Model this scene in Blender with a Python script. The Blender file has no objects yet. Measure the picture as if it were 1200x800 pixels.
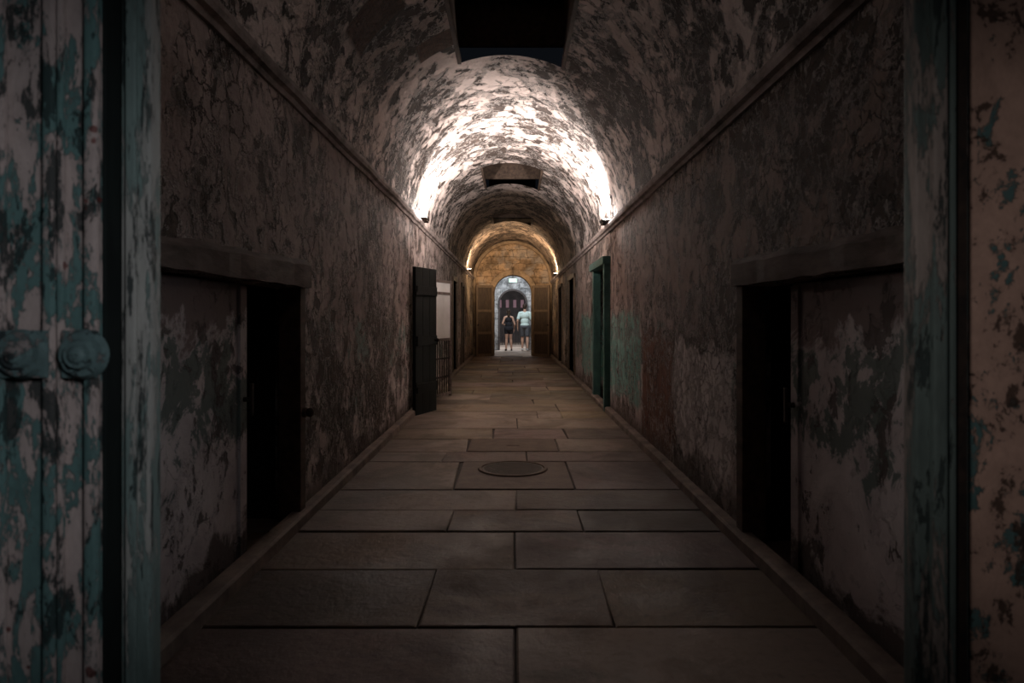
import bpy, bmesh, math, random
from mathutils import Vector, Matrix
random.seed(7)
scene = bpy.context.scene
scene.view_settings.view_transform = 'Standard'
COL = scene.collection
H = 1.2
XL, XR = -1.28, 1.25
ZL, ZR = 2.50, 2.38
Y0, Y1 = 1.5, 22.0

# ------------------------------------------------------------------ node helpers
class M:
    def __init__(s, name):
        s.mat = bpy.data.materials.new(name); s.mat.use_nodes = True
        s.nt = s.mat.node_tree; s.nt.nodes.clear()
        s.out = s.nt.nodes.new('ShaderNodeOutputMaterial')
        s.bsdf = s.nt.nodes.new('ShaderNodeBsdfPrincipled')
        s.nt.links.new(s.bsdf.outputs[0], s.out.inputs[0])
        tc = s.nt.nodes.new('ShaderNodeTexCoord'); s.co = tc.outputs['Object']
        s.sep = s.nt.nodes.new('ShaderNodeSeparateXYZ'); s.link(s.co, s.sep.inputs[0])
        s.X, s.Y, s.Z = s.sep.outputs
    def link(s, a, b): s.nt.links.new(a, b)
    def set(s, inp, v):
        if isinstance(v, bpy.types.NodeSocket): s.link(v, inp)
        elif isinstance(v, tuple) and len(v) == 3 and inp.type == 'RGBA': inp.default_value = (*v, 1)
        else: inp.default_value = v
    def math(s, op, a, b=0.0, clamp=False):
        n = s.nt.nodes.new('ShaderNodeMath'); n.operation = op; n.use_clamp = clamp
        s.set(n.inputs[0], a); s.set(n.inputs[1], b); return n.outputs[0]
    def mix(s, f, a, b, mode='MIX'):
        n = s.nt.nodes.new('ShaderNodeMix'); n.data_type = 'RGBA'; n.blend_type = mode
        s.set(n.inputs[0], f); s.set(n.inputs[6], a); s.set(n.inputs[7], b); return n.outputs[2]
    def stretch(s, sx, sy, sz, off=(0, 0, 0)):
        n = s.nt.nodes.new('ShaderNodeMapping'); s.link(s.co, n.inputs[0])
        n.inputs['Scale'].default_value = (sx, sy, sz); n.inputs['Location'].default_value = off
        return n.outputs[0]
    def noise(s, scale, detail=6, rough=.6, dist=0.0, vec=None, col=False):
        n = s.nt.nodes.new('ShaderNodeTexNoise'); s.link(vec or s.co, n.inputs['Vector'])
        n.inputs['Scale'].default_value = scale; n.inputs['Detail'].default_value = detail
        n.inputs['Roughness'].default_value = rough; n.inputs['Distortion'].default_value = dist
        return n.outputs[1] if col else n.outputs[0]
    def voro(s, scale, vec=None, feature='DISTANCE_TO_EDGE', out='Distance'):
        n = s.nt.nodes.new('ShaderNodeTexVoronoi'); n.feature = feature
        s.link(vec or s.co, n.inputs['Vector']); n.inputs['Scale'].default_value = scale
        return n.outputs[out]
    def ramp(s, v, a, b, c=0.0, d=1.0):
        n = s.nt.nodes.new('ShaderNodeMapRange'); n.clamp = True
        s.set(n.inputs[0], v); n.inputs[1].default_value = a; n.inputs[2].default_value = b
        n.inputs[3].default_value = c; n.inputs[4].default_value = d; return n.outputs[0]
    def warp(s, coord, noise, amt):
        return s.math('ADD', coord, s.math('MULTIPLY', s.math('SUBTRACT', noise, .5), amt))
    def warpvec(s, v, scale, amt):
        wv = s.nt.nodes.new('ShaderNodeVectorMath'); wv.operation = 'ADD'; s.link(v, wv.inputs[0])
        sc = s.nt.nodes.new('ShaderNodeVectorMath'); sc.operation = 'SCALE'; sc.inputs['Scale'].default_value = amt
        s.link(s.noise(scale, 5, .65, 0, v, True), sc.inputs[0]); s.link(sc.outputs[0], wv.inputs[1]); return wv.outputs[0]
    def band(s, v, lo, hi, soft=.03):
        return s.math('MULTIPLY', s.ramp(v, lo-soft, lo+soft), s.ramp(v, hi-soft, hi+soft, 1, 0))
    def bump(s, h, strength=.5, dist=.02):
        n = s.nt.nodes.new('ShaderNodeBump'); s.link(h, n.inputs['Height'])
        n.inputs['Strength'].default_value = strength; n.inputs['Distance'].default_value = dist
        s.link(n.outputs[0], s.bsdf.inputs['Normal'])
    def done(s, col, rough=.8, metal=0.0):
        s.set(s.bsdf.inputs['Base Color'], col); s.set(s.bsdf.inputs['Roughness'], rough)
        s.bsdf.inputs['Metallic'].default_value = metal
        s.bsdf.inputs['Specular IOR Level'].default_value = .3
        return s.mat

def simple(name, a, b, scale=8, rough=.8, metal=0, bs=.3, st=(1, 1, 1)):
    m = M(name); v = m.stretch(*st); n = m.noise(scale, 8, .65, .3, v)
    c = m.mix(m.ramp(n, .35, .65), a, b); m.bump(n, bs, .01); return m.done(c, rough, metal)

def emit(name, col, strength):
    m = M(name); n = m.noise(4, 2)
    m.done(m.mix(n, col, tuple(min(1, x*1.05) for x in col)), .5)
    m.bsdf.inputs['Emission Color'].default_value = (*col, 1)
    m.bsdf.inputs['Emission Strength'].default_value = strength
    return m.mat

def peel_core(m, big_cov=.56, fleck=.56, off=(0, 0, 0), st=(1, 1, 1), fs=11.0, rs=.5, bs=4.2):
    """returns (mask of missing paint, highlight on lifted rim, dark slit under curl, height)"""
    v = m.stretch(*st, off)
    region = m.noise(.9, 3, .5, 0, v)
    reg = m.math('MULTIPLY', m.math('SUBTRACT', region, .5), rs)
    nn = m.math('ADD', m.noise(bs, 14, .68, .2, m.warpvec(v, 9, .08)), reg)
    m2 = m.ramp(nn, big_cov-.006, big_cov+.006)
    n3 = m.math('ADD', m.noise(fs, 7, .58, .6, m.warpvec(v, 3, .25)), m.math('MULTIPLY', reg, .7))
    m1 = m.ramp(n3, fleck-.012, fleck+.012)
    mask = m.math('MAXIMUM', m1, m2)
    edge = m.math('MAXIMUM', m.math('MULTIPLY', m.ramp(nn, big_cov-.03, big_cov-.006), m.ramp(nn, big_cov-.002, big_cov+.006, 1, 0)),
                  m.math('MULTIPLY', m.ramp(n3, fleck-.06, fleck-.02), m.ramp(n3, fleck-.01, fleck+.005, 1, 0)))
    wv = m.warpvec(v, 7, .2)
    crack = m.math('MULTIPLY', m.ramp(m.voro(fs*1.1, wv), .0, .05, 1, 0), m.ramp(m.noise(2.1, 5, .65, 0, v), .50, .58))
    h = m.math('SUBTRACT', 1.0, mask)
    h = m.math('ADD', h, m.math('MULTIPLY', edge, 1.1))
    h = m.math('SUBTRACT', h, m.math('MULTIPLY', crack, .8))
    h = m.math('ADD', h, m.math('MULTIPLY', m.noise(26, 6, .7, 0, v), .35))
    return mask, edge, crack, h

def wall_mat(name, side):
    m = M(name); off = (3.1*side, 1.7*side, 0)
    mask, edge, crack, h = peel_core(m, .555, .575, off, (1, .85, .8), 8.0, .55, 3.4)
    big = m.noise(.7, 5, .6, .2, m.stretch(1, .7, 1, off)); fine = m.noise(11, 8, .7)
    w1 = m.noise(2.3, 6, .65, .4)
    zw = m.warp(m.Z, w1, .7); yw = m.warp(m.Y, m.noise(1.9, 8, .7, .4, m.stretch(1, 1, 1, (9, 4, 2))), .8)
    upper = m.mix(m.ramp(big, .35, .65), (.55, .45, .42), (.34, .265, .245))
    lower = m.mix(m.ramp(big, .35, .65), (.76, .67, .645), (.58, .49, .47))
    c = m.mix(m.ramp(zw, .95, 1.15, 1, 0), upper, lower)
    c = m.mix(m.ramp(m.noise(4, 10, .72, .2), .46, .60, 0, .55), c, (.18, .14, .12))
    if side > 0:
        c = m.mix(m.ramp(zw, 1.25, 1.4, 0, .5), c, (.28, .20, .16))
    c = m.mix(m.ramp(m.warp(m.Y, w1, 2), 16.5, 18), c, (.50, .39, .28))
    under = m.mix(m.ramp(fine, .35, .65), (.028, .020, .016), (.10, .07, .052))
    g = m.math('MULTIPLY', m.band(zw, .45, 1.15, .05), m.ramp(m.noise(2.6, 10, .7, .5, m.stretch(1, 1, 1, off)), .53, .55))
    c = m.mix(m.math('MULTIPLY', g, .8), c, (.13, .22, .19))
    c = m.mix(m.math('MULTIPLY', mask, .95), c, under)
    if side > 0:
        g2 = m.math('MULTIPLY', m.math('MULTIPLY', m.band(yw, 6.7, 12.4, .1), m.band(zw, .30, 1.25, .04)), m.ramp(m.noise(5, 10, .72, .2), .57, .59, 1, 0))
        c = m.mix(m.math('MULTIPLY', g2, .94), c, m.mix(m.ramp(fine, .3, .7), (.15, .38, .34), (.27, .50, .45)))
        red = m.math('MULTIPLY', m.band(yw, 5.35, 6.6, .04), m.band(zw, .05, 1.03, .03))
        c = m.mix(red, c, m.mix(m.ramp(fine, .3, .7), (.12, .05, .03), (.23, .11, .07)))
        pale = m.math('MULTIPLY', m.math('MULTIPLY', m.band(yw, 3.85, 5.3, .03), m.band(zw, .22, 1.04, .025)), m.ramp(m.noise(6, 10, .72, .2), .64, .66, 1, 0))
        c = m.mix(m.math('MULTIPLY', pale, .95), c, m.mix(m.ramp(fine, .3, .7), (.72, .66, .65), (.86, .80, .78)))
    c = m.mix(m.math('MULTIPLY', edge, .7), c, (.78, .70, .67))
    c = m.mix(m.math('MULTIPLY', crack, .85), c, (.03, .022, .02))
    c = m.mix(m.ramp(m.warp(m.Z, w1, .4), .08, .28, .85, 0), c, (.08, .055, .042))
    m.bump(h, 1.0, .04)
    return m.done(c, .85)

def vault_mat():
    m = M('peeling_vault_paint')
    mask, edge, crack, h = peel_core(m, .535, .545, (2, 5, 1), (1, .85, 1), 6.2, .5, 3.0)
    big = m.noise(.8, 5, .6); fine = m.noise(13, 8, .7)
    c = m.mix(m.ramp(big, .35, .65), (.80, .68, .63), (.67, .56, .52))
    c = m.mix(m.ramp(m.noise(5, 10, .75, .2), .47, .64, 0, .45), c, (.27, .20, .175))
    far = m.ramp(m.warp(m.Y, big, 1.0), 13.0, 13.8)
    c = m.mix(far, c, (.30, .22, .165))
    under = m.mix(m.ramp(fine, .35, .65), (.016, .012, .010), (.065, .045, .035))
    c = m.mix(m.math('MULTIPLY', mask, .98), c, under)
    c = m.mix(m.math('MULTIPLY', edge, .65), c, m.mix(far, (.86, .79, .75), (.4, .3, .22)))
    c = m.mix(m.math('MULTIPLY', crack, .8), c, (.05, .035, .03))
    br = m.nt.nodes.new('ShaderNodeTexBrick'); m.link(m.stretch(1, 1, 1), br.inputs['Vector'])
    br.inputs['Scale'].default_value = 12; br.inputs['Color1'].default_value = (.16, .08, .05, 1)
    br.inputs['Color2'].default_value = (.10, .055, .035, 1); br.inputs['Mortar'].default_value = (.02, .015, .012, 1)
    p = m.math('MAXIMUM', m.math('MULTIPLY', m.band(m.Y, 5.7, 6.05, .01), m.band(m.X, -.82, -.5, .01)),
               m.math('MULTIPLY', m.band(m.Y, 4.55, 5.0, .01), m.band(m.X, -1.12, -.78, .01)))
    c = m.mix(p, c, br.outputs[0])
    m.bump(h, 1.0, .05)
    return m.done(c, .85)

def flag_mat():
    m = M('worn_flagstone')
    at = m.nt.nodes.new('ShaderNodeAttribute'); at.attribute_name = 'tone'
    n = m.noise(2.2, 8, .65, .3); f = m.noise(22, 8, .7); st = m.noise(1.1, 6, .65, .5, m.stretch(1, 1, 1, (3, 8, 0)))
    c = m.mix(m.ramp(n, .3, .7), (.25, .195, .16), (.44, .355, .295))
    c = m.mix(m.ramp(f, .5, .7, 0, .5), c, (.14, .11, .09))
    c = m.mix(m.ramp(st, .46, .58, 0, .7), c, (.11, .08, .065))
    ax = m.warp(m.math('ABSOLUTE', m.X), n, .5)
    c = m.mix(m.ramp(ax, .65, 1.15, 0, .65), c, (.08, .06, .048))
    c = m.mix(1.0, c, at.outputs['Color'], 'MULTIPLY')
    m.bump(m.math('ADD', n, m.math('MULTIPLY', f, .3)), .55, .025)
    return m.done(c, m.ramp(n, .3, .7, .42, .75))

def teal_mat(name, teal=(.075, .13, .125), base=(.52, .41, .38), cov=.5, st=(1.6, 1.6, .6), dark=(.02, .028, .028), scale=8, red=.72):
    m = M(name); v = m.stretch(*st)
    a = m.noise(scale, 12, .75, .3, v); b = m.noise(scale*1.3, 12, .75, .3, m.stretch(*st, (4, 2, 7))); f = m.noise(40, 6, .7)
    c = m.mix(m.ramp(b, .3, .7), base, tuple(x*.5 for x in base))
    tm = m.ramp(a, cov-.012, cov+.012)
    c = m.mix(tm, c, m.mix(m.ramp(b, .35, .7), teal, tuple(x*1.9 for x in teal)))
    dm = m.ramp(b, .555, .575); c = m.mix(m.math('MULTIPLY', dm, .88), c, dark)
    c = m.mix(m.ramp(m.noise(26, 2, .4), red, red+.02, 0, .8), c, (.12, .02, .015))
    hh = m.math('ADD', m.math('MULTIPLY', tm, .8), m.math('MULTIPLY', f, .3))
    hh = m.math('SUBTRACT', hh, m.math('MULTIPLY', dm, .6)); m.bump(hh, .7, .006)
    return m.done(c, .6)

def stone_mat(name, c1, c2, mort, scale=2.0, w=.7, h=.35, sw='XZ', wob=.14, ms=.015):
    m = M(name)
    cb = m.nt.nodes.new('ShaderNodeCombineXYZ')
    wx = m.noise(3, 6, .65); wz = m.noise(3, 6, .65, 0, m.stretch(1, 1, 1, (7, 3, 5)))
    m.link(m.warp(m.X if sw[0] == 'X' else m.Y, wx, wob), cb.inputs[0]); m.link(m.warp(m.Z, wz, wob), cb.inputs[1])
    br = m.nt.nodes.new('ShaderNodeTexBrick'); m.link(cb.outputs[0], br.inputs['Vector'])
    br.inputs['Scale'].default_value = scale; br.inputs['Color1'].default_value = (*c1, 1); br.inputs['Color2'].default_value = (*c2, 1)
    br.inputs['Mortar'].default_value = (*mort, 1); br.inputs['Brick Width'].default_value = w; br.inputs['Row Height'].default_value = h
    br.inputs['Mortar Size'].default_value = ms; br.inputs['Mortar Smooth'].default_value = .8
    n = m.noise(2.8, 10, .75); c = m.mix(m.ramp(n, .44, .56, 0, .85), br.outputs[0], tuple(x*.25 for x in c1))
    c = m.mix(m.ramp(m.noise(1.8, 6, .6, 0, m.stretch(1, 1, 1, (3, 9, 2))), .5, .6, 0, .5), c, (.30, .27, .24))
    m.bump(m.math('SUBTRACT', n, br.outputs['Fac']), .8, .06)
    return m.done(c, .9)

MAT = dict(
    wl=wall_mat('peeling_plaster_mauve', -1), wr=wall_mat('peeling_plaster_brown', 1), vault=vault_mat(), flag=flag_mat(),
    dark=simple('shade_black_plaster', (.006, .005, .005), (.012, .01, .01), 6),  # near-black colour paints in the shade inside the doorways
    joint=simple('dirt_joint', (.035, .028, .024), (.06, .05, .04), 20),
    corn=simple('chipped_cornice_paint', (.42, .35, .33), (.10, .075, .065), 7, st=(1, .6, 1)),
    kerb=simple('worn_kerb_stone', (.24, .19, .16), (.10, .08, .068), 5),
    teal=teal_mat('peeling_teal_paint', cov=.515),
    tealr=teal_mat('peeling_teal_jamb', (.065, .085, .08), (.26, .22, .20), .48, (2, 2, .35), red=.9),
    plast=teal_mat('flaking_plaster_teal', (.05, .09, .09), (.46, .30, .24), .56, (1, 1, .8), (.05, .03, .022), 8, red=.9),
    edge=teal_mat('worn_teal_edge', (.12, .155, .145), (.42, .40, .37), .50, (2, 2, .3), red=.78),
    tealdoor=teal_mat('dull_teal_wood', (.05, .10, .09), (.10, .14, .13), .42, (2, 2, .4), red=.9),
    tealframe=simple('teal_frame_paint', (.07, .16, .145), (.04, .10, .09), 9, .6),
    wood=simple('old_dark_wood', (.045, .03, .022), (.11, .075, .055), 9, st=(2, .5, 2)),
    lint=simple('dusty_lintel_wood', (.18, .135, .12), (.06, .045, .036), 8, st=(2, .5, 2), bs=.6),
    brownwood=simple('brown_door_wood', (.028, .018, .012), (.065, .042, .026), 9, .6, st=(3, 3, .5)),
    brownrail=simple('brown_door_rail_wood', (.08, .053, .034), (.13, .09, .057), 9, .6, st=(3, 3, .5)),
    iron=simple('rusted_iron', (.02, .018, .018), (.06, .04, .032), 12, .6, .5),
    plate=simple('rusty_floor_plate', (.10, .065, .048), (.16, .11, .085), 10, .6, .2),
    cover=simple('cast_iron_cover', (.05, .042, .038), (.09, .07, .06), 14, .5, .5),
    white=simple('white_board', (.62, .60, .58), (.50, .48, .46), 3, .5),
    panelL=None, stone=stone_mat('warm_masonry', (.42, .28, .165), (.26, .17, .10), (.20, .14, .09), 1.6, .75, .34, 'XZ', .3, .01),
    stone2=stone_mat('pale_arch_plaster', (.62, .62, .62), (.55, .56, .57), (.4, .4, .4), 1.5),
    farwall=simple('dim_far_plaster', (.07, .06, .06), (.12, .10, .095), 3),
    voussoir=simple('dressed_sandstone', (.30, .21, .13), (.13, .09, .055), 6),
    glass=simple('near_black_glass', (.008, .010, .014), (.014, .016, .02), 5, .3, bs=.05),  # near-black colour of the skylight panes
    lens_c=emit('cool_lamp_glass', (1, .93, .90), 60), lens_w=emit('warm_lamp_glass', (1, .78, .50), 40),
    sign=emit('pale_green_sign_face', (.55, 1, .9), 1.2),
    skin=simple('skin', (.50, .30, .22), (.55, .34, .25), 20, .5, bs=.05),
    hair=simple('dark_brown_hair', (.02, .012, .008), (.04, .025, .015), 30, .5, st=(3, 3, .5)),
    black=simple('black_cloth', (.012, .012, .016), (.02, .02, .026), 30),
    mint=simple('pale_mint_cloth', (.64, .80, .78), (.56, .72, .70), 20),
    navy=simple('grey_cloth', (.10, .11, .13), (.14, .15, .17), 20),
    shoe=simple('shoe_leather', (.05, .04, .035), (.08, .06, .05), 20),
    shoew=simple('white_shoe', (.6, .6, .6), (.5, .5, .5), 20),
)
def panel_mat(name, off):
    m = M(name); mask, edge, crack, h = peel_core(m, .60, .62, (off, 2, 1), (1, 1, .8), 9)
    w = m.noise(2.5, 9, .7, .5, m.stretch(1, 1, 1, (off, 0, 0))); zw = m.warp(m.Z, w, 1.1)
    c = m.mix(m.ramp(w, .35, .65), (.62, .56, .55), (.38, .33, .33))
    g = m.math('MULTIPLY', m.band(zw, .62, 1.08, .02), m.ramp(m.noise(3.5, 10, .7, .4, m.stretch(1, 1, 1, (off, 5, 0))), .47, .50))
    c = m.mix(m.math('MULTIPLY', g, .85), c, (.075, .115, .10))
    c = m.mix(m.ramp(zw, 1.1, 1.16), c, (.20, .155, .145))
    c = m.mix(m.math('MULTIPLY', mask, .85), c, (.07, .055, .05))
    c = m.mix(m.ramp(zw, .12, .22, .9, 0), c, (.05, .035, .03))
    m.bump(h, .6, .015); return m.done(c, .8)
MAT['panelL'] = panel_mat('sliding_door_paint', 1.0); MAT['panelR'] = panel_mat('sliding_door_paint_worn', 8.3)

# ------------------------------------------------------------------ mesh helpers
def obj_from_bm(name, bm, mat, parent=None, smooth=False, **props):
    me = bpy.data.meshes.new(name); bmesh.ops.recalc_face_normals(bm, faces=bm.faces) if props.pop('recalc', True) else None
    bm.to_mesh(me); bm.free()
    mats = mat if isinstance(mat, list) else [mat]
    for mm in mats: me.materials.append(mm)
    if smooth:
        for p in me.polygons: p.use_smooth = True
    o = bpy.data.objects.new(name, me); COL.objects.link(o)
    if parent: o.parent = parent
    for k, v in props.items(): o[k] = v
    return o

def empty(name, loc, label, category, group=None, rotz=0):
    e = bpy.data.objects.new(name, None); e.empty_display_size = .1; e.location = loc; e.rotation_euler[2] = rotz
    COL.objects.link(e); e['label'] = label; e['category'] = category
    if group: e['group'] = group
    return e

def box(bm, a, b, bevel=0.0, mi=0):
    x0, y0, z0 = a; x1, y1, z1 = b
    r = bmesh.ops.create_cube(bm, size=1, matrix=Matrix.Translation(((x0+x1)/2, (y0+y1)/2, (z0+z1)/2)) @ Matrix.Diagonal((abs(x1-x0), abs(y1-y0), abs(z1-z0), 1)))
    fs = set(f for v in r['verts'] for f in v.link_faces)
    for f in fs: f.material_index = mi
    if bevel:
        es = list(set(e for v in r['verts'] for e in v.link_edges))
        bmesh.ops.bevel(bm, geom=es, offset=bevel, segments=2, affect='EDGES', profile=.7)

def cyl(bm, p, q, r, r2=None, seg=16, mi=0):
    p, q = Vector(p), Vector(q); d = q-p
    mtx = Matrix.Translation((p+q)/2) @ d.to_track_quat('Z', 'Y').to_matrix().to_4x4()
    rr = bmesh.ops.create_cone(bm, cap_ends=True, segments=seg, radius1=r, radius2=r if r2 is None else r2, depth=d.length, matrix=mtx)
    for f in set(f for v in rr['verts'] for f in v.link_faces): f.material_index = mi

def ell(bm, c, r, seg=16, mi=0):
    rr = bmesh.ops.create_uvsphere(bm, u_segments=seg, v_segments=seg//2+2, radius=1, matrix=Matrix.Translation(c) @ Matrix.Diagonal((*r, 1)))
    for f in set(f for v in rr['verts'] for f in v.link_faces): f.material_index = mi

ST = dict(kind='structure')

# ------------------------------------------------------------------ walls with holes
YS = 1.34
def wall(name, x, side, holes, ztop, mat):
    bm = bmesh.new()
    ys = sorted(set([YS, Y1] + [h[0] for h in holes] + [h[1] for h in holes]))
    zs = sorted(set([-.02, ztop+.02] + [h[2] for h in holes]))
    def inhole(y, z): return any(h[0] < y < h[1] and z < h[2] for h in holes)
    for i in range(len(ys)-1):
        for j in range(len(zs)-1):
            if inhole((ys[i]+ys[i+1])/2, (zs[j]+zs[j+1])/2): continue
            bm.faces.new([bm.verts.new((x, ys[i+a], zs[j+b])) for a, b in ((0, 0), (1, 0), (1, 1), (0, 1))])
    for (a, b, z, d) in holes:
        X2 = x+side*.14; X3 = x+side*d
        def q(pts, mi): f = bm.faces.new([bm.verts.new(p) for p in pts]); f.material_index = mi
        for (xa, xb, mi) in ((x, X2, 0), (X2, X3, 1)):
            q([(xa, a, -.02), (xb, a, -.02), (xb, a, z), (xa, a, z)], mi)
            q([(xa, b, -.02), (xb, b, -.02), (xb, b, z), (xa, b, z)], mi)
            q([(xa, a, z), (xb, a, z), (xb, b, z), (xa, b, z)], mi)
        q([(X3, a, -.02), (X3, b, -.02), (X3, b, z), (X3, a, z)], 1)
    return obj_from_bm(name, bm, [mat, MAT['dark']], label='tall corridor wall of flaking painted plaster', **ST)

HL = [(2.15, 4.08, 1.38, .75), (9.35, 10.1, 1.72, .6), (14.4, 15.3, 2.0, .6), (16.9, 17.6, 2.0, .6)]
HR = [(2.0, 3.68, 1.37, .75), (8.85, 10.2, 1.9, .5), (13.75, 15.0, 2.02, .6), (17.3, 18.3, 2.0, .6)]
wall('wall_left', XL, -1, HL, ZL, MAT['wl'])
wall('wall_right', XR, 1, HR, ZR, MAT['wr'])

# ------------------------------------------------------------------ vault
SKY = [(4.8, 6.50), (11.0, 12.7), (16.2, 17.6)]
CX = (XL+XR)/2; R = (XR-XL)/2; SW = .50
def vp(t, grow=0):
    zb = ZL+(ZR-ZL)*(1-math.cos(t))/2
    return (CX-(R+grow)*math.cos(t), zb+(R+grow)*math.sin(t))
def build_vault(name, ya, yb, skys, mat):
    ts = [math.pi*i/48 for i in range(49)]
    ta, tb = math.acos(SW/R), math.pi-math.acos(SW/R)
    ts = sorted([t for t in ts if abs(t-ta) > .02 and abs(t-tb) > .02]+[ta, tb])
    ys = [ya+i*.5 for i in range(int((yb-ya)/.5)+1)]+[yb]
    ys = sorted(set([y for y in ys if all(abs(y-k) > .06 for s in skys for k in s)]+[k for s in skys for k in s]))
    bm = bmesh.new()
    V = [[bm.verts.new((vp(t)[0], y, vp(t)[1])) for t in ts] for y in ys]
    for i in range(len(ys)-1):
        ym = (ys[i]+ys[i+1])/2
        for j in range(len(ts)-1):
            tm = (ts[j]+ts[j+1])/2
            if ta < tm < tb and any(a < ym < b for a, b in skys): continue
            bm.faces.new([V[i][j], V[i+1][j], V[i+1][j+1], V[i][j+1]])
    return obj_from_bm(name, bm, mat, smooth=True, label='barrel vaulted ceiling with peeling pale paint', **ST)
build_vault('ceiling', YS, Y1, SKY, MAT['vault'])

zl_edge = vp(math.acos(SW/R))[1]; zr_edge = vp(math.pi-math.acos(SW/R))[1]
for i, (a, b) in enumerate(SKY):
    bm = bmesh.new(); zt = 4.5; xa, xb = CX-SW, CX+SW; t = .05
    box(bm, (xa-t, a-t, zl_edge+.01), (xa, b+t, zt)); box(bm, (xb, a-t, zr_edge+.01), (xb+t, b+t, zt))
    box(bm, (xa, a-t, zl_edge+.12), (xb, a, zt)); box(bm, (xa, b, zl_edge+.17), (xb, b+t, zt))
    box(bm, (xa-.01, a, zl_edge-.01), (xa+.025, b, zl_edge+.05), .006); box(bm, (xb-.025, a, zr_edge-.01), (xb+.01, b, zr_edge+.05), .006)
    for k in range(3):
        yy = a+(b-a)*(k+.6)/3.2
        box(bm, (xa, yy, 4.12), (xb, yy+.08, 4.2), .005)
    for k in range(4):
        xx = xa+(k+.5)*2*SW/4
        box(bm, (xx-.015, a, 4.36), (xx+.015, b, 4.42))
    box(bm, (xa-t, a-t, zt), (xb+t, b+t, zt+.03), mi=1)
    obj_from_bm('window_%d' % (i+1), bm, [MAT['wood'], MAT['glass']], label='unlit rectangular skylight shaft lined with dark boards', **ST)

# ------------------------------------------------------------------ cornices, kerbs
def extrude_profile(name, pts, ya, yb, mat, label, bend=True):
    bm = bmesh.new(); n = 60; rows = []
    for k in range(n+1):
        y = ya+(yb-ya)*k/n; j = random.uniform(-.004, .004) if bend else 0
        rows.append([bm.verts.new((x+j, y, z+j)) for x, z in pts])
    for k in range(n):
        for i in range(len(pts)):
            bm.faces.new([rows[k][i], rows[k][(i+1) % len(pts)], rows[k+1][(i+1) % len(pts)], rows[k+1][i]])
    bm.faces.new(rows[0]); bm.faces.new(rows[-1])
    return obj_from_bm(name, bm, mat, label=label, **ST)
for nm, x, s, z in (('trim_1', XL, 1, ZL), ('trim_2', XR, -1, ZR)):
    pr = [(x-s*.02, z-.07), (x+s*.02, z-.07), (x+s*.03, z-.045), (x+s*.055, z-.035), (x+s*.065, z-.01), (x+s*.065, z+.015), (x-s*.02, z+.015)]
    extrude_profile(nm, pr, Y0, Y1, MAT['corn'], 'moulded plaster cornice ledge with chipped paint')
for nm, x, s in (('baseboard_left', XL, 1), ('baseboard_right', XR, -1)):
    pr = [(x-s*.02, 0), (x+s*.075, 0), (x+s*.07, .055), (x+s*.055, .065), (x-s*.02, .065)]
    extrude_profile(nm, pr, Y0, Y1-.02, MAT['kerb'], 'low stone kerb along the wall')

# ------------------------------------------------------------------ floor
bm = bmesh.new()
tone = bm.loops.layers.color.new('tone')
box(bm, (-2.1, -1.5, -.12), (2.1, 35, -.012), mi=1)
box(bm, (-2.1, 22.0, -.03), (2.1, 35, 0), mi=0)
for f in bm.faces:
    for l in f.loops: l[tone] = (1, 1, 1, 1)
def pj(x, D): return (x-601)*D/800
rows = [(-1.5, 1.0, [0]), (1.0, 2.0, [-.3, .5]), (2.0, 2.65, [.01]), (2.65, 3.265, [(pj(500, 2.95)), pj(709, 2.95)]), (3.265, 3.84, [0.01]), (3.84, 4.27, [pj(527, 4.05), pj(680, 4.05)]),
        (4.27, 4.78, [.02]), (4.78, 5.72, [-.42, .44]), (5.72, 6.15, [-.6, .12]), (6.15, 6.8, [-.42, .42]), (6.8, 7.44, [-.2, .55]), (7.44, 8.2, [.05])]
y = 8.2
while y < 22:
    h = random.uniform(.5, .8); y2 = min(22, y+h); rows.append((y, y2, sorted(random.sample([-.65, -.35, 0, .3, .6], random.choice((1, 2)))))); y = y2
for a, b, js in rows:
    xs = [XL-.8]+js+[XR+.8]
    for i in range(len(xs)-1):
        x0, x1 = xs[i]+.004, xs[i+1]-.004
        sk = random.uniform(-.025, .025)
        dz = random.uniform(-.005, .0)
        pts = [(x0, a+.004+random.uniform(0, .012)), (x1, a+.004+random.uniform(0, .012)), (x1+(sk if i < len(xs)-2 else 0), b-.004), (x0, b-.004)]
        if a > 4.7 and b < 5.75 and abs(x0+.416) < .02: continue
        if abs(a-6.15) < .01 and abs(x0+.416) < .02: continue
        tn = random.uniform(.6, 1.25); tc = (tn, tn*random.uniform(.93, 1.0), tn*random.uniform(.85, 1.0), 1)
        top = [bm.verts.new((p[0], p[1], dz)) for p in pts]
        inn = [bm.verts.new((p[0]+(.007 if k in (0, 3) else -.007), p[1]+(.007 if k < 2 else -.007), dz+random.uniform(.002, .006))) for k, p in enumerate(pts)]
        bot = [bm.verts.new((p[0], p[1], -.04)) for p in pts]
        fs = [bm.faces.new(inn)]
        for k in range(4):
            k2 = (k+1) % 4
            fs.append(bm.faces.new([top[k], top[k2], inn[k2], inn[k]])); fs.append(bm.faces.new([bot[k], bot[k2], top[k2], top[k]]))
        for f in fs:
            for l in f.loops: l[tone] = tc
obj_from_bm('floor', bm, [MAT['flag'], MAT['joint']], label='worn grey stone flagged corridor floor', **ST)

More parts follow.
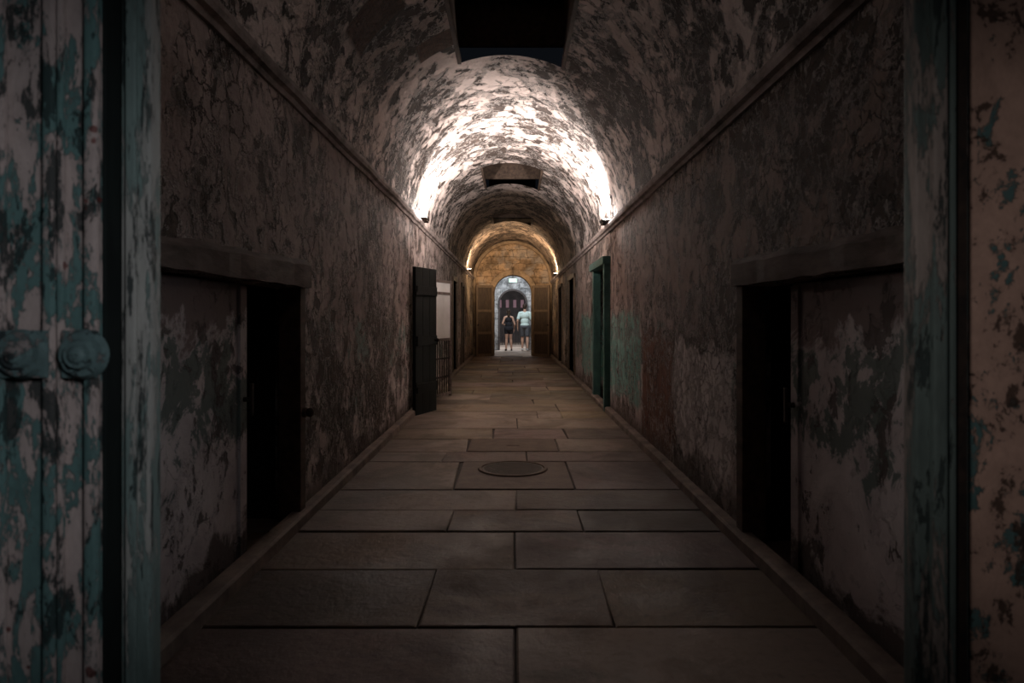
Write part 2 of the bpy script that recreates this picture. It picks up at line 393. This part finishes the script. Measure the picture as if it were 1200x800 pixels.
bm = bmesh.new(); box(bm, (-.41, 4.80, -.03), (.43, 5.70, .004), .004)
obj_from_bm('floor_plate', bm, MAT['plate'], label='square rusty brown floor plate around the round manhole', category='floor plate')
bm = bmesh.new(); box(bm, (-.41, 6.16, -.03), (.41, 6.79, .004), .004)
box(bm, (-.06, 6.42, .004), (.06, 6.44, .007)); 
obj_from_bm('floor_plate', bm, MAT['plate'], label='plain rectangular rusty floor plate set in the flagstones', category='floor plate')
mc = empty('manhole_cover', (0.0, 5.43, .004), 'round dark cast iron manhole cover with raised rim', 'manhole cover')
bm = bmesh.new(); cyl(bm, (0, 0, 0), (0, 0, .006), .245, seg=64)
for k in range(-8, 9):
    w = math.sqrt(.23**2-(k*.026)**2); box(bm, (-w, k*.026-.004, .006), (w, k*.026+.004, .008))
obj_from_bm('lid', bm, MAT['cover'], mc)
bm = bmesh.new()
for k in range(64):
    a0, a1 = 2*math.pi*k/64, 2*math.pi*(k+1)/64
    def P(a, r, z): return bm.verts.new((math.cos(a)*r, math.sin(a)*r, z))
    for (r0, z0, r1, z1) in ((.25, 0, .252, .010), (.252, .010, .27, .010), (.27, .010, .278, 0)):
        bm.faces.new([P(a0, r0, z0), P(a1, r0, z0), P(a1, r1, z1), P(a0, r1, z1)])
bmesh.ops.remove_doubles(bm, verts=bm.verts, dist=1e-4)
obj_from_bm('rim', bm, MAT['plate'], mc)

# ------------------------------------------------------------------ arched walls
def arch_outline(cx, z0, hw, spring, rise, n=32):
    return [(cx-hw, z0)]+[(cx-hw*math.cos(math.pi*i/n), spring+rise*math.sin(math.pi*i/n)) for i in range(n+1)]+[(cx+hw, z0)]
def plate(name, outlines, y0, y1, mat, parent=None, **props):
    cu = bpy.data.curves.new(name, 'CURVE'); cu.dimensions = '2D'; cu.fill_mode = 'BOTH'; cu.extrude = (y1-y0)/2
    for o in outlines:
        sp = cu.splines.new('POLY'); sp.points.add(len(o)-1)
        for p, (x, z) in zip(sp.points, o): p.co = (x, z, 0, 1)
        sp.use_cyclic_u = True
    tmp = bpy.data.objects.new('tmp', cu); COL.objects.link(tmp)
    dg = bpy.context.evaluated_depsgraph_get(); me = bpy.data.meshes.new_from_object(tmp.evaluated_get(dg))
    bpy.data.objects.remove(tmp)
    me.transform(Matrix.Translation((0, (y0+y1)/2, 0)) @ Matrix.Rotation(math.pi/2, 4, 'X'))
    me.name = name; me.materials.clear(); me.materials.append(mat)
    for p in me.polygons: p.material_index = 0
    ob = bpy.data.objects.new(name, me); COL.objects.link(ob)
    if parent: ob.parent = parent
    for k, v in props.items(): ob[k] = v
    return ob
def notch(cx, hw, spring, rise, ext=2.15, top=4.6, zb=-.02):
    return [(-ext, zb), (-ext, top), (ext, top), (ext, zb)]+arch_outline(cx, zb, hw, spring, rise)[::-1]
plate('wall_back', [notch(0, .6, 2.02, .58)], 22.0, 22.5, MAT['stone'], label='end wall of warm rough masonry with arched doorway', **ST)
ring = arch_outline(0, 0, .76, 2.02, .74)+arch_outline(0, 0, .6, 2.02, .58)[::-1]
plate('trim_3', [ring], 21.93, 22.02, MAT['voussoir'], label='dressed sandstone arch around the doorway', **ST)
plate('trim_12', [arch_outline(CX, 0, 1.26, 2.43, 1.25)+arch_outline(CX, 0, 1.17, 2.43, 1.16)[::-1]], 21.80, 22.0, MAT['voussoir'], label='weathered stone arch rib against the end wall', **ST)
plate('wall_rotunda', [notch(0, .50, 1.80, .46)], 26.0, 26.3, MAT['stone2'], label='pale lit wall with arched opening', **ST)
plate('trim_4', [arch_outline(0, 0, .56, 1.80, .52)+arch_outline(0, 0, .50, 1.80, .46)[::-1]], 25.95, 26.02, MAT['farwall'], label='dark arch moulding', **ST)
bm = bmesh.new()
for s in (-1, 1): box(bm, (s*2.1, 22.4, -.02), (s*2.2, 35, 4.5))
obj_from_bm('wall_side', bm, MAT['farwall'], label='dim side walls of the room beyond', **ST)
bm = bmesh.new(); box(bm, (-2.2, 22.4, 4.4), (2.2, 35, 4.5)); obj_from_bm('ceiling_far', bm, MAT['farwall'], label='flat dim ceiling beyond the doorway', **ST)
bm = bmesh.new(); box(bm, (-2.2, 35, -.1), (2.2, 35.2, 4.5)); obj_from_bm('wall_far', bm, MAT['farwall'], label='dim wall at the far end', **ST)

# ------------------------------------------------------------------ cell lintels & sliding doors
def beam(name, xa, xb, ya, yb, za, zb, zb2, mat, label):
    bm = bmesh.new(); n = 14; rows = []
    for k in range(n+1):
        f = k/n; y = ya+(yb-ya)*f; zt = zb+(zb2-zb)*f+random.uniform(-.008, .008); j = random.uniform(-.006, .006)
        rows.append([bm.verts.new(p) for p in ((xa, y, za), (xb+j, y, za+random.uniform(-.006, .006)), (xb+j, y, zt-.03), (xb+(xa-xb)*.3, y, zt), (xa, y, zt))])
    for k in range(n):
        for i in range(5): bm.faces.new([rows[k][i], rows[k][(i+1) % 5], rows[k+1][(i+1) % 5], rows[k+1][i]])
    bm.faces.new(rows[0]); bm.faces.new(rows[-1])
    return obj_from_bm(name, bm, mat, label=label, **ST)
beam('trim_5', XL-.02, XL+.05, 2.05, 4.16, 1.385, 1.49, 1.55, MAT['lint'], 'weathered timber lintel above a low cell doorway')
beam('trim_6', XR+.02, XR-.05, 1.95, 3.76, 1.375, 1.49, 1.52, MAT['lint'], 'weathered timber lintel above a low cell doorway')
bm = bmesh.new(); box(bm, (XL-.1, 4.02, 0), (XL+.03, 4.12, 1.385), .008)
cyl(bm, (XL+.03, 4.07, .64), (XL+.05, 4.07, .64), .03); ell(bm, (XL+.07, 4.07, .64), (.025, .028, .028)); cyl(bm, (XL+.045, 4.07, .64), (XL+.065, 4.07, .64), .012)
obj_from_bm('trim_7', bm, MAT['wood'], label='narrow timber door jamb with round iron stop', **ST)
bm = bmesh.new(); box(bm, (XR+.1, 3.63, 0), (XR-.03, 3.73, 1.375), .008); obj_from_bm('trim_8', bm, MAT['wood'], label='narrow timber door jamb', **ST)
def sliding_door(x, s, ya, yb, ztop, mat, label):
    e = empty('sliding_cell_door', (0, 0, 0), label, 'cell door')
    bm = bmesh.new(); box(bm, (x, ya, .02), (x+s*.05, yb, ztop), .006)
    obj_from_bm('door_panel', bm, mat, e)
    bm = bmesh.new(); box(bm, (x-s*.012, yb-.09, .03), (x, yb-.01, ztop-.01), .004)
    obj_from_bm('edge_stile', bm, mat, e)
    bm = bmesh.new(); cyl(bm, (x-s*.012, yb-.05, .80), (x-s*.05, yb-.05, .80), .012); box(bm, (x-s*.045, yb-.062, .72), (x-s*.058, yb-.038, .88), .004)
    obj_from_bm('handle', bm, MAT['iron'], e)
    return e
sliding_door(XL-.06, -1, 2.18, 3.42, 1.37, MAT['panelL'], 'heavy sliding cell door with flaking green and grey paint')
sliding_door(XR+.06, 1, 2.03, 3.2, 1.36, MAT['panelR'], 'heavy sliding cell door with flaking white paint and teal remains')

# ------------------------------------------------------------------ dark open door left
def plank_door(name, hinge, free, z0, z1, thick, mat, label):
    hx, hy = hinge; fx, fy = free; L = math.hypot(fx-hx, fy-hy); ang = math.atan2(fy-hy, fx-hx)
    e = empty(name, (hx, hy, z0), label, 'door', rotz=ang); h = z1-z0
    bm = bmesh.new(); n = max(3, int(L/.15))
    for k in range(n): box(bm, (k*L/n+.002, -thick/2, 0), ((k+1)*L/n-.002, thick/2, h), .004)
    obj_from_bm('door_panel', bm, mat, e)
    for zz in (.18, .5, .84):
        bm = bmesh.new(); box(bm, (.02, -thick/2-.02, h*zz-.06), (L-.02, -thick/2, h*zz+.06), .005); obj_from_bm('rail', bm, mat, e)
    for zz in (.2, .82):
        bm = bmesh.new(); box(bm, (-.03, -thick/2-.028, h*zz-.02), (L*.8, -thick/2-.02, h*zz+.02), .003); cyl(bm, (-.02, -thick/2-.01, h*zz-.05), (-.02, -thick/2-.01, h*zz+.05), .014)
        obj_from_bm('strap_hinge', bm, MAT['dkdoor'], e)
    bm = bmesh.new(); cyl(bm, (L*.85, -thick/2, h*.5), (L*.85, -thick/2-.05, h*.5), .012); ell(bm, (L*.85, -thick/2-.06, h*.5), (.025, .018, .025)); obj_from_bm('handle', bm, MAT['iron'], e)
    return e
MAT['dkdoor'] = simple('near_black_green_door', (.003, .005, .005), (.007, .011, .010), 8, .7, st=(3, 3, .5))
plank_door('wooden_door', (-1.22, 8.42), (-1.02, 8.95), .0, 1.84, .045, MAT['dkdoor'], 'nearly black plank door standing ajar against the wall')

hx, hy, fx, fy = -1.2, 9.95, -.97, 10.65
L = math.hypot(fx-hx, fy-hy); e = empty('barred_gate', (hx, hy, .0), 'half-open gate with white upper board and lower iron bars', 'gate', rotz=math.atan2(fy-hy, fx-hx))
bm = bmesh.new()
for x0 in (0, L-.04): box(bm, (x0, -.02, 0), (x0+.04, .02, 1.78), .004)
for z0 in (0.03, .86, 1.56, 1.74): box(bm, (.04, -.018, z0), (L-.04, .018, z0+.04), .003)
obj_from_bm('gate_frame', bm, MAT['lint'], e)
bm = bmesh.new(); box(bm, (.04, -.008, .9), (L-.04, .008, 1.74), .002); obj_from_bm('white_board', bm, MAT['white'], e)
bm = bmesh.new()
for k in range(8): xx = .08+k*(L-.16)/7; cyl(bm, (xx, 0, .07), (xx, 0, .86), .008, seg=8)
for zz in (.3, .58): box(bm, (.04, -.006, zz), (L-.04, .006, zz+.025))
obj_from_bm('bars', bm, MAT['iron'], e)

# ------------------------------------------------------------------ teal door right
bm = bmesh.new()
xx0, xx1 = XR-.10, XR+.06
box(bm, (xx0+.02, 8.76, 0), (xx1, 8.86, 1.98), .01); box(bm, (xx0+.05, 10.18, 0), (xx1, 10.3, 1.98), .01); box(bm, (xx0, 8.74, 1.90), (xx1, 10.3, 2.0), .01)
box(bm, (XR+.1, 8.85, 0), (XR+.14, 10.2, 1.9), mi=1)
for z in (.15, .8, 1.45):
    box(bm, (XR+.085, 8.95, z), (XR+.1, 10.1, z+.1), .004, mi=1)
obj_from_bm('door_1', bm, [MAT['tealframe'], MAT['tealdoor']], label='tall doorway framed in bright teal painted timber', **ST)
for nm, x, s, (a, b, z, d) in (('door_2', XR, -1, HR[2]), ('door_3', XL, 1, HL[2]), ('door_4', XR, -1, HR[3]), ('door_5', XL, 1, HL[3]), ('door_6', XL, 1, HL[1])):
    bm = bmesh.new()
    box(bm, (x+s*.03, a-.08, 0), (x-s*.08, a, z+.08), .006); box(bm, (x+s*.03, b, 0), (x-s*.08, b+.08, z+.08), .006); box(bm, (x+s*.04, a-.08, z), (x-s*.08, b+.08, z+.09), .006)
    obj_from_bm(nm, bm, MAT['brownrail'] if a > 12 else MAT['lint'], label='dark open doorway with plain timber frame', **ST)

def end_leaf(s):
    e = empty('arched_door_leaf', (s*.66, 21.75, .0), 'brown panelled timber door leaf folded open against masonry', 'door', group='double doors of the end archway', rotz=(0 if s > 0 else math.pi)-s*.55)
    bm = bmesh.new(); W, Hh = .6, 2.25
    yy = lambda v: v*(-s)
    def bx(x0, y0, z0, x1, y1, z1, bv=.004, mi=0): box(bm, (x0, min(yy(y0), yy(y1)), z0), (x1, max(yy(y0), yy(y1)), z1), bv, mi)
    bx(0, 0, 0, W, .03, Hh)
    obj_from_bm('door_panel', bm, MAT['brownwood'], e)
    bm = bmesh.new()
    for x0 in (0, W-.06): bx(x0, .03, 0, x0+.06, .055, Hh)
    for z0 in (0, .7, 1.4, Hh-.08): bx(.06, .03, z0, W-.06, .055, z0+.08)
    obj_from_bm('rails', bm, MAT['brownrail'], e)
    bm = bmesh.new(); ell(bm, (W-.05, yy(.085), 1.0), (.025, .03, .025)); obj_from_bm('door_knob', bm, MAT['iron'], e, smooth=True)
end_leaf(1); end_leaf(-1)

e = empty('exit_light_box', (0, 21.9, 2.42), 'small glowing pale green light box above the doorway', 'sign')
bm = bmesh.new(); box(bm, (-.13, 0, -.07), (.13, .05, .07), .006); cyl(bm, (0, .025, .07), (0, .025, .45), .008, seg=8); obj_from_bm('housing', bm, MAT['iron'], e)
bm = bmesh.new(); box(bm, (-.12, -.006, -.06), (.12, 0, .06)); obj_from_bm('lit_face', bm, MAT['sign'], e)

# ------------------------------------------------------------------ floodlights on ledges
def flood(x, s, y, z, lens, label):
    e = empty('floodlight', (x+s*.02, y, z+.015), label, 'lamp', group='floodlights on the cornice ledge')
    bm = bmesh.new(); box(bm, (-.05, -.11, 0), (.05, .11, .05), .008); box(bm, (-.06, -.125, .03), (-.05, .125, .06)); box(bm, (.05, -.125, .03), (.06, .125, .06))
    obj_from_bm('housing', bm, MAT['iron'], e)
    bm = bmesh.new(); box(bm, (-.045, -.1, .05), (.045, .1, .058)); obj_from_bm('lens', bm, lens, e)
def spot(loc, to, energy, col, angle, blend=.6, radius=.05):
    l = bpy.data.lights.new('spot', 'SPOT'); l.energy = energy; l.color = col; l.spot_size = math.radians(angle); l.spot_blend = blend; l.shadow_soft_size = radius
    o = bpy.data.objects.new('spot_lamp', l); COL.objects.link(o); o.location = loc
    o.rotation_euler = (Vector(to)-Vector(loc)).to_track_quat('-Z', 'Y').to_euler(); return o
def area(loc, to, energy, col, sx, sy):
    l = bpy.data.lights.new('area', 'AREA'); l.shape = 'RECTANGLE'; l.size = sx; l.size_y = sy; l.energy = energy; l.color = col
    o = bpy.data.objects.new('area_lamp', l); COL.objects.link(o); o.location = loc
    o.rotation_euler = (Vector(to)-Vector(loc)).to_track_quat('-Z', 'Y').to_euler(); return o
COOL = (1, .89, .83); WARM = (1, .72, .46)
for x, s, z, yc in ((XL, 1, ZL, 9.3), (XR, -1, ZR, 8.7)):
    flood(x+s*.05, s, yc, z, MAT['lens_c'], 'small black floodlight shining cool white up the vault')
    spot((x+s*.12, yc, z+.12), (x+s*.75, yc+.5, z+1.3), 320, COOL, 165, .5, .04)
    # added spots beside the floodlights, filling the corridor both ways
    spot((x+s*.12, yc+.1, z+.10), (0, yc+4.2, 0), 34, (1, .86, .74), 95, .9, .03)
    spot((x+s*.12, yc-.1, z+.10), (-s*1.2, 5.6, 2.3), 34, (1, .90, .84), 85, 1, .03)
    flood(x+s*.05, s, 18.9, z, MAT['lens_w'], 'small black floodlight shining warm amber up the vault')
    spot((x+s*.12, 18.9, z+.12), (x+s*.8, 19.6, z+1.3), 180, WARM, 170, .4, .04)
    spot((x+s*.12, 18.9, z+.10), (0, 15.5, 0), 42, WARM, 110, .9, .03)  # added warm spot, brightens the far floor and walls
    spot((x+s*.12, 18.9, z+.10), (-s*.1, 22, 1.4), 20, WARM, 80, .9, .03)  # added warm spot, brightens the end wall
area((0, 23.3, 4.0), (0, 26.2, 1.6), 110, (.88, .94, 1), 1.5, .5)
area((0, 28.0, 4.2), (0, 28.0, 0), 280, (.92, .96, 1), 1.6, 1.6)
# added fill light above the frame for the near bay, no real lamp
pl = bpy.data.lights.new('near_bay_fill', 'POINT'); pl.energy = 2.4; pl.color = (1, .90, .86); pl.shadow_soft_size = .12
po = bpy.data.objects.new('near_bay_fill_light', pl); COL.objects.link(po); po.location = (0, 2.9, 3.2)
# weak light behind the viewer on the near door and jamb
spot((.75, -.5, 1.75), (-.90, 1.2, 1.15), 58, (.88, .94, 1), 38, 1, .2)
spot((-.75, -.5, 1.75), (1.06, 1.25, 1.15), 50, (1, .92, .88), 34, 1, .2)

# ------------------------------------------------------------------ near doorway
plate('wall_front', [[(-2.15, -.02), (-2.15, 4.6), (2.15, 4.6), (2.15, -.02), (.83, -.02), (.83, 2.35), (-.76, 2.35), (-.76, -.02)]], 1.27, 1.34, MAT['plast'], label='near wall of flaking plaster with teal paint remains around the doorway', **ST)
bm = bmesh.new(); box(bm, (-.775, 1.235, 0), (-.70, 1.275, 2.36), .003, 1); box(bm, (-.703, 1.225, 0), (-.650, 1.262, 2.36), .006); box(bm, (-.690, 1.215, 0), (-.672, 1.226, 2.36), .003)  # iron-dark strip paints the shade of the gap beside the door
obj_from_bm('trim_9', bm, [MAT['edge'], MAT['iron']], label='moulded timber door jamb with worn teal edge', **ST)
bm = bmesh.new(); box(bm, (.725, 1.23, 0), (.80, 1.268, 2.36), .006); box(bm, (.80, 1.245, 0), (.83, 1.268, 2.36), .001, 1); box(bm, (.75, 1.215, 0), (.775, 1.232, 2.36), .005)  # dark strip likewise paints the shaded gap next to the plaster
obj_from_bm('trim_10', bm, [MAT['tealr'], MAT['iron']], label='moulded grey-teal timber door jamb', **ST)
bm = bmesh.new(); box(bm, (-.78, 1.22, 2.33), (.84, 1.27, 2.45), .01); obj_from_bm('trim_11', bm, MAT['tealr'], label='timber head of the door frame', **ST)
e = empty('heavy_timber_door', (-.695, 1.165, .0), 'thick timber door with peeling teal paint and iron bolts', 'door')
bm = bmesh.new(); box(bm, (-.46, 0, 0), (-.006, .045, 2.3), .004); obj_from_bm('door_panel', bm, MAT['teal'], e)
bm = bmesh.new(); box(bm, (-.007, .001, 0), (0, .046, 2.3), .001); obj_from_bm('edge_shade_strip', bm, MAT['dkdoor'], e, label='dark strip added for the shade at the door edge')  # near-black strip puts the shaded gap into the door edge colour
for x0, x1 in ((-.028, -.006), (-.098, -.078), (-.074, -.066), (-.19, -.165), (-.30, -.26)):
    bm = bmesh.new(); box(bm, (x0, -.016, 0), (x1, 0, 2.3), .006); obj_from_bm('moulding', bm, MAT['teal'], e)
MAT['bolt'] = teal_mat('worn_iron_bolt', (.07, .105, .105), (.25, .21, .20), .46, (1, 1, 1), (.02, .022, .025), 16, red=.9)
bm = bmesh.new(); box(bm, (-.42, -.022, 1.10), (-.085, -.016, 1.18), .003); box(bm, (-.062, -.022, 1.10), (-.002, -.016, 1.18), .003); obj_from_bm('iron_strap', bm, MAT['bolt'], e, label='dark iron strap with worn teal paint')
for x in (-.022, -.127, -.30):
    bm = bmesh.new()
    cyl(bm, (x, -.022, 1.14), (x, -.034, 1.14), .042, .036, 40); cyl(bm, (x, -.034, 1.14), (x, -.044, 1.14), .026, .022, 40); ell(bm, (x, -.044, 1.14), (.015, .007, .015), 24)
    obj_from_bm('round_bolt', bm, MAT['bolt'], e, label='round stepped iron bolt head')

# ------------------------------------------------------------------ railing in the far room
e = empty('iron_railing', (0, 31, 0), 'black iron railing with vertical bars across the far room', 'railing')
bm = bmesh.new(); cyl(bm, (-1.6, 0, 1.05), (1.6, 0, 1.05), .025); cyl(bm, (-1.6, 0, .12), (1.6, 0, .12), .015); obj_from_bm('rail', bm, MAT['iron'], e)
bm = bmesh.new()
for k in range(27): x = -1.56+k*.12; cyl(bm, (x, 0, .0), (x, 0, 1.05), .01, seg=8)
obj_from_bm('bars', bm, MAT['iron'], e)
bm = bmesh.new()
for k in range(8):
    x = -1.5+k*.38; box(bm, (x, 34.94, 1.75), (x+.16, 35.0, 2.15), .01)
obj_from_bm('window_4', bm, emit('dusk_window_glass', (.30, .17, .20), .3), label='row of small dim windows', **ST)

# ------------------------------------------------------------------ people
def chain(bm, pts):
    for i, (p, r) in enumerate(pts):
        ell(bm, p, (r, r, r), 14)
        if i: cyl(bm, pts[i-1][0], p, pts[i-1][1], r, 14)
def remesh(name, bm, mat, parent, vox=.009, it=3):
    o = obj_from_bm(name, bm, mat, parent)
    m = o.modifiers.new('r', 'REMESH'); m.mode = 'VOXEL'; m.voxel_size = vox; m.use_smooth_shade = True
    m = o.modifiers.new('s', 'SMOOTH'); m.iterations = it; m.factor = .5
    return o
def person(loc, rotz, sc, spec, label):
    e = empty('person', loc, label, 'person', rotz=rotz); e.scale = (sc,)*3
    bm = bmesh.new(); f = spec['w']
    ell(bm, (0, .01, 1.69), (.074, .092, .108), 24); ell(bm, (0, .045, 1.625), (.05, .05, .05)); ell(bm, (0, .103, 1.675), (.013, .018, .02), 10)
    ell(bm, (0, .094, 1.635), (.024, .014, .009), 10)
    for s in (-1, 1): ell(bm, (s*.077, .0, 1.68), (.012, .02, .032), 10); ell(bm, (s*.03, .092, 1.695), (.014, .01, .008), 10)
    chain(bm, [((0, -.01, 1.6), .052), ((0, -.015, 1.48), .06)])
    ell(bm, (0, 0, 1.34), (.165*f, .105, .17), 24); chain(bm, [((-.15*f, -.01, 1.44), .055), ((0, -.01, 1.47), .062), ((.15*f, -.01, 1.44), .055)])
    ell(bm, (0, 0, 1.12), (.135*f, .095, .19), 24); ell(bm, (0, -.01, .95), (.16*(2-f), .115, .13), 24)
    for s in (-1, 1):
        hip, knee, ank = spec['leg'][s]
        chain(bm, [((s*.085, 0, .92), .092), (((s*.085+knee[0])/2, knee[1]/2, (.92+knee[2])/2), .078), (knee, .055)])
        mid = tuple(knee[i]*.65+ank[i]*.35 for i in range(3)); chain(bm, [(knee, .055), ((mid[0], mid[1]-.015, mid[2]), .056), (ank, .036)])
        chain(bm, [(ank, .036), ((ank[0], ank[1]+.02, ank[2]-.045), .035), ((ank[0]+s*.02, ank[1]+.15, ank[2]-.055), .028)])
        el, wr, hd = spec['arm'][s]
        chain(bm, [((s*.19*f, -.01, 1.43), .052), (el, .038), (wr, .027)])
        W = Vector(wr); D = Vector(hd).normalized(); side = Vector((0, 1, 0)) if abs(D.y) < .7 else Vector((-s, 0, 0))
        chain(bm, [(W, .025), (W+D*.03+side*.012, .026), (W+D*.08+side*.018, .022)]); chain(bm, [(W+D*.03-side*.012, .024), (W+D*.08-side*.02, .02)])
        cl = Vector((-s*.02, .0, 0)) if abs(D.z) > .5 else Vector((0, 0, -.02))
        for k, ln in enumerate((.068, .078, .072, .055)):
            b = W+D*.085+side*(.03-.02*k); chain(bm, [(b, .0098), (b+D*ln*.55, .0095), (b+D*ln+cl, .0085)])
        chain(bm, [(W+D*.03+side*.03, .0115), (W+D*.06+side*.052+cl*.5, .011), (W+D*.09+side*.058+cl, .0095)])
    remesh('body', bm, MAT['skin'], e, .008)
    bm = bmesh.new(); g = .016
    ell(bm, (0, 0, 1.34), (.165*f+g, .105+g, .16), 24); ell(bm, (0, 0, 1.12), (.135*f+g*1.5, .095+g*1.5, .19), 24); ell(bm, (0, -.01, .98), (.16*(2-f)+g, .115+g, .10), 24)
    if spec['sleeve']:
        chain(bm, [((-.15*f, -.01, 1.44), .068), ((0, -.01, 1.45), .07), ((.15*f, -.01, 1.44), .068)])
        for s in (-1, 1):
            el = Vector(spec['arm'][s][0]); sh = Vector((s*.19*f, -.01, 1.43)); chain(bm, [(sh, .068), (sh.lerp(el, .7), .062)])
    else:
        for s in (-1, 1): chain(bm, [((s*.09, -.05, 1.36), .03), ((s*.09, -.01, 1.5), .022), ((s*.09, .06, 1.38), .03)])
    remesh('shirt', bm, MAT[spec['top']], e, .012)
    bm = bmesh.new(); ell(bm, (0, -.01, .93), (.16*(2-f)+.02, .135, .12), 24)
    for s in (-1, 1):
        k = Vector(spec['leg'][s][1]); h = Vector((s*.085, 0, .9)); chain(bm, [(h, .108), (h.lerp(k, spec['short']), .086)])
    remesh('shorts', bm, MAT[spec['bot']], e, .012)
    for s in (-1, 1):
        a = Vector(spec['leg'][s][2]); bm = bmesh.new()
        z = a.z-.09
        chain(bm, [((a.x, a.y-.02, z+.045), .044), ((a.x+s*.008, a.y+.06, z+.04), .04), ((a.x+s*.02, a.y+.15, z+.034), .034)])
        o = remesh('shoe', bm, MAT[spec['shoe']], e, .008)
    bm = bmesh.new(); ell(bm, (0, -.012, 1.715), (.085, .098, .098), 24)
    if spec['long']: ell(bm, (0, -.05, 1.62), (.08, .055, .13), 20); ell(bm, (0, -.075, 1.5), (.065, .035, .12), 20)
    else: ell(bm, (0, -.045, 1.67), (.075, .065, .07), 20)
    remesh('hair', bm, MAT['hair'], e, .01)
    return e
woman = dict(w=.88, leg={-1: (0, (-.09, .02, .5), (-.11, -.02, .09)), 1: (0, (.10, .05, .5), (.13, .04, .09))},
             arm={-1: ((-.27, -.06, 1.17), (-.16, .12, 1.12), (.4, .9, .1)), 1: ((.26, -.04, 1.14), (.25, .1, .92), (0, .35, -1))},
             sleeve=False, top='black', bot='black', short=.35, shoe='shoe', long=True)
man = dict(w=1.0, leg={-1: (0, (-.1, .12, .5), (-.1, .08, .09)), 1: (0, (.1, .02, .5), (.11, -.16, .09))},
           arm={-1: ((-.27, -.08, 1.15), (-.28, .03, .9), (0, .3, -1)), 1: ((.28, .0, 1.14), (.28, .14, .92), (0, .35, -1))},
           sleeve=True, top='mint', bot='navy', short=.75, shoe='shoew', long=False)
def px(x, D): return (x-601)*D/800
person((px(596, 25.4), 25.4, 0), .1, .86, woman, 'person with long dark hair in black tank top and shorts')
person((px(615, 25.5), 25.5, 0), -.1, .97, man, 'person in pale mint shirt and grey shorts walking away')

# ------------------------------------------------------------------ world, camera
w = bpy.data.worlds.new('w'); scene.world = w; w.use_nodes = True
w.node_tree.nodes['Background'].inputs[0].default_value = (.01, .012, .016, 1); w.node_tree.nodes['Background'].inputs[1].default_value = .3
cam = bpy.data.cameras.new('cam'); co = bpy.data.objects.new('camera', cam); COL.objects.link(co)
co.location = (0, 0, H); co.rotation_euler = (math.pi/2, 0, 0)
cam.lens = 24; cam.sensor_width = 36; cam.shift_y = -27/1200; cam.shift_x = -1/1200
cam.clip_start = .05
cam.dof.use_dof = True; cam.dof.focus_distance = 12; cam.dof.aperture_fstop = 4.5
scene.camera = co
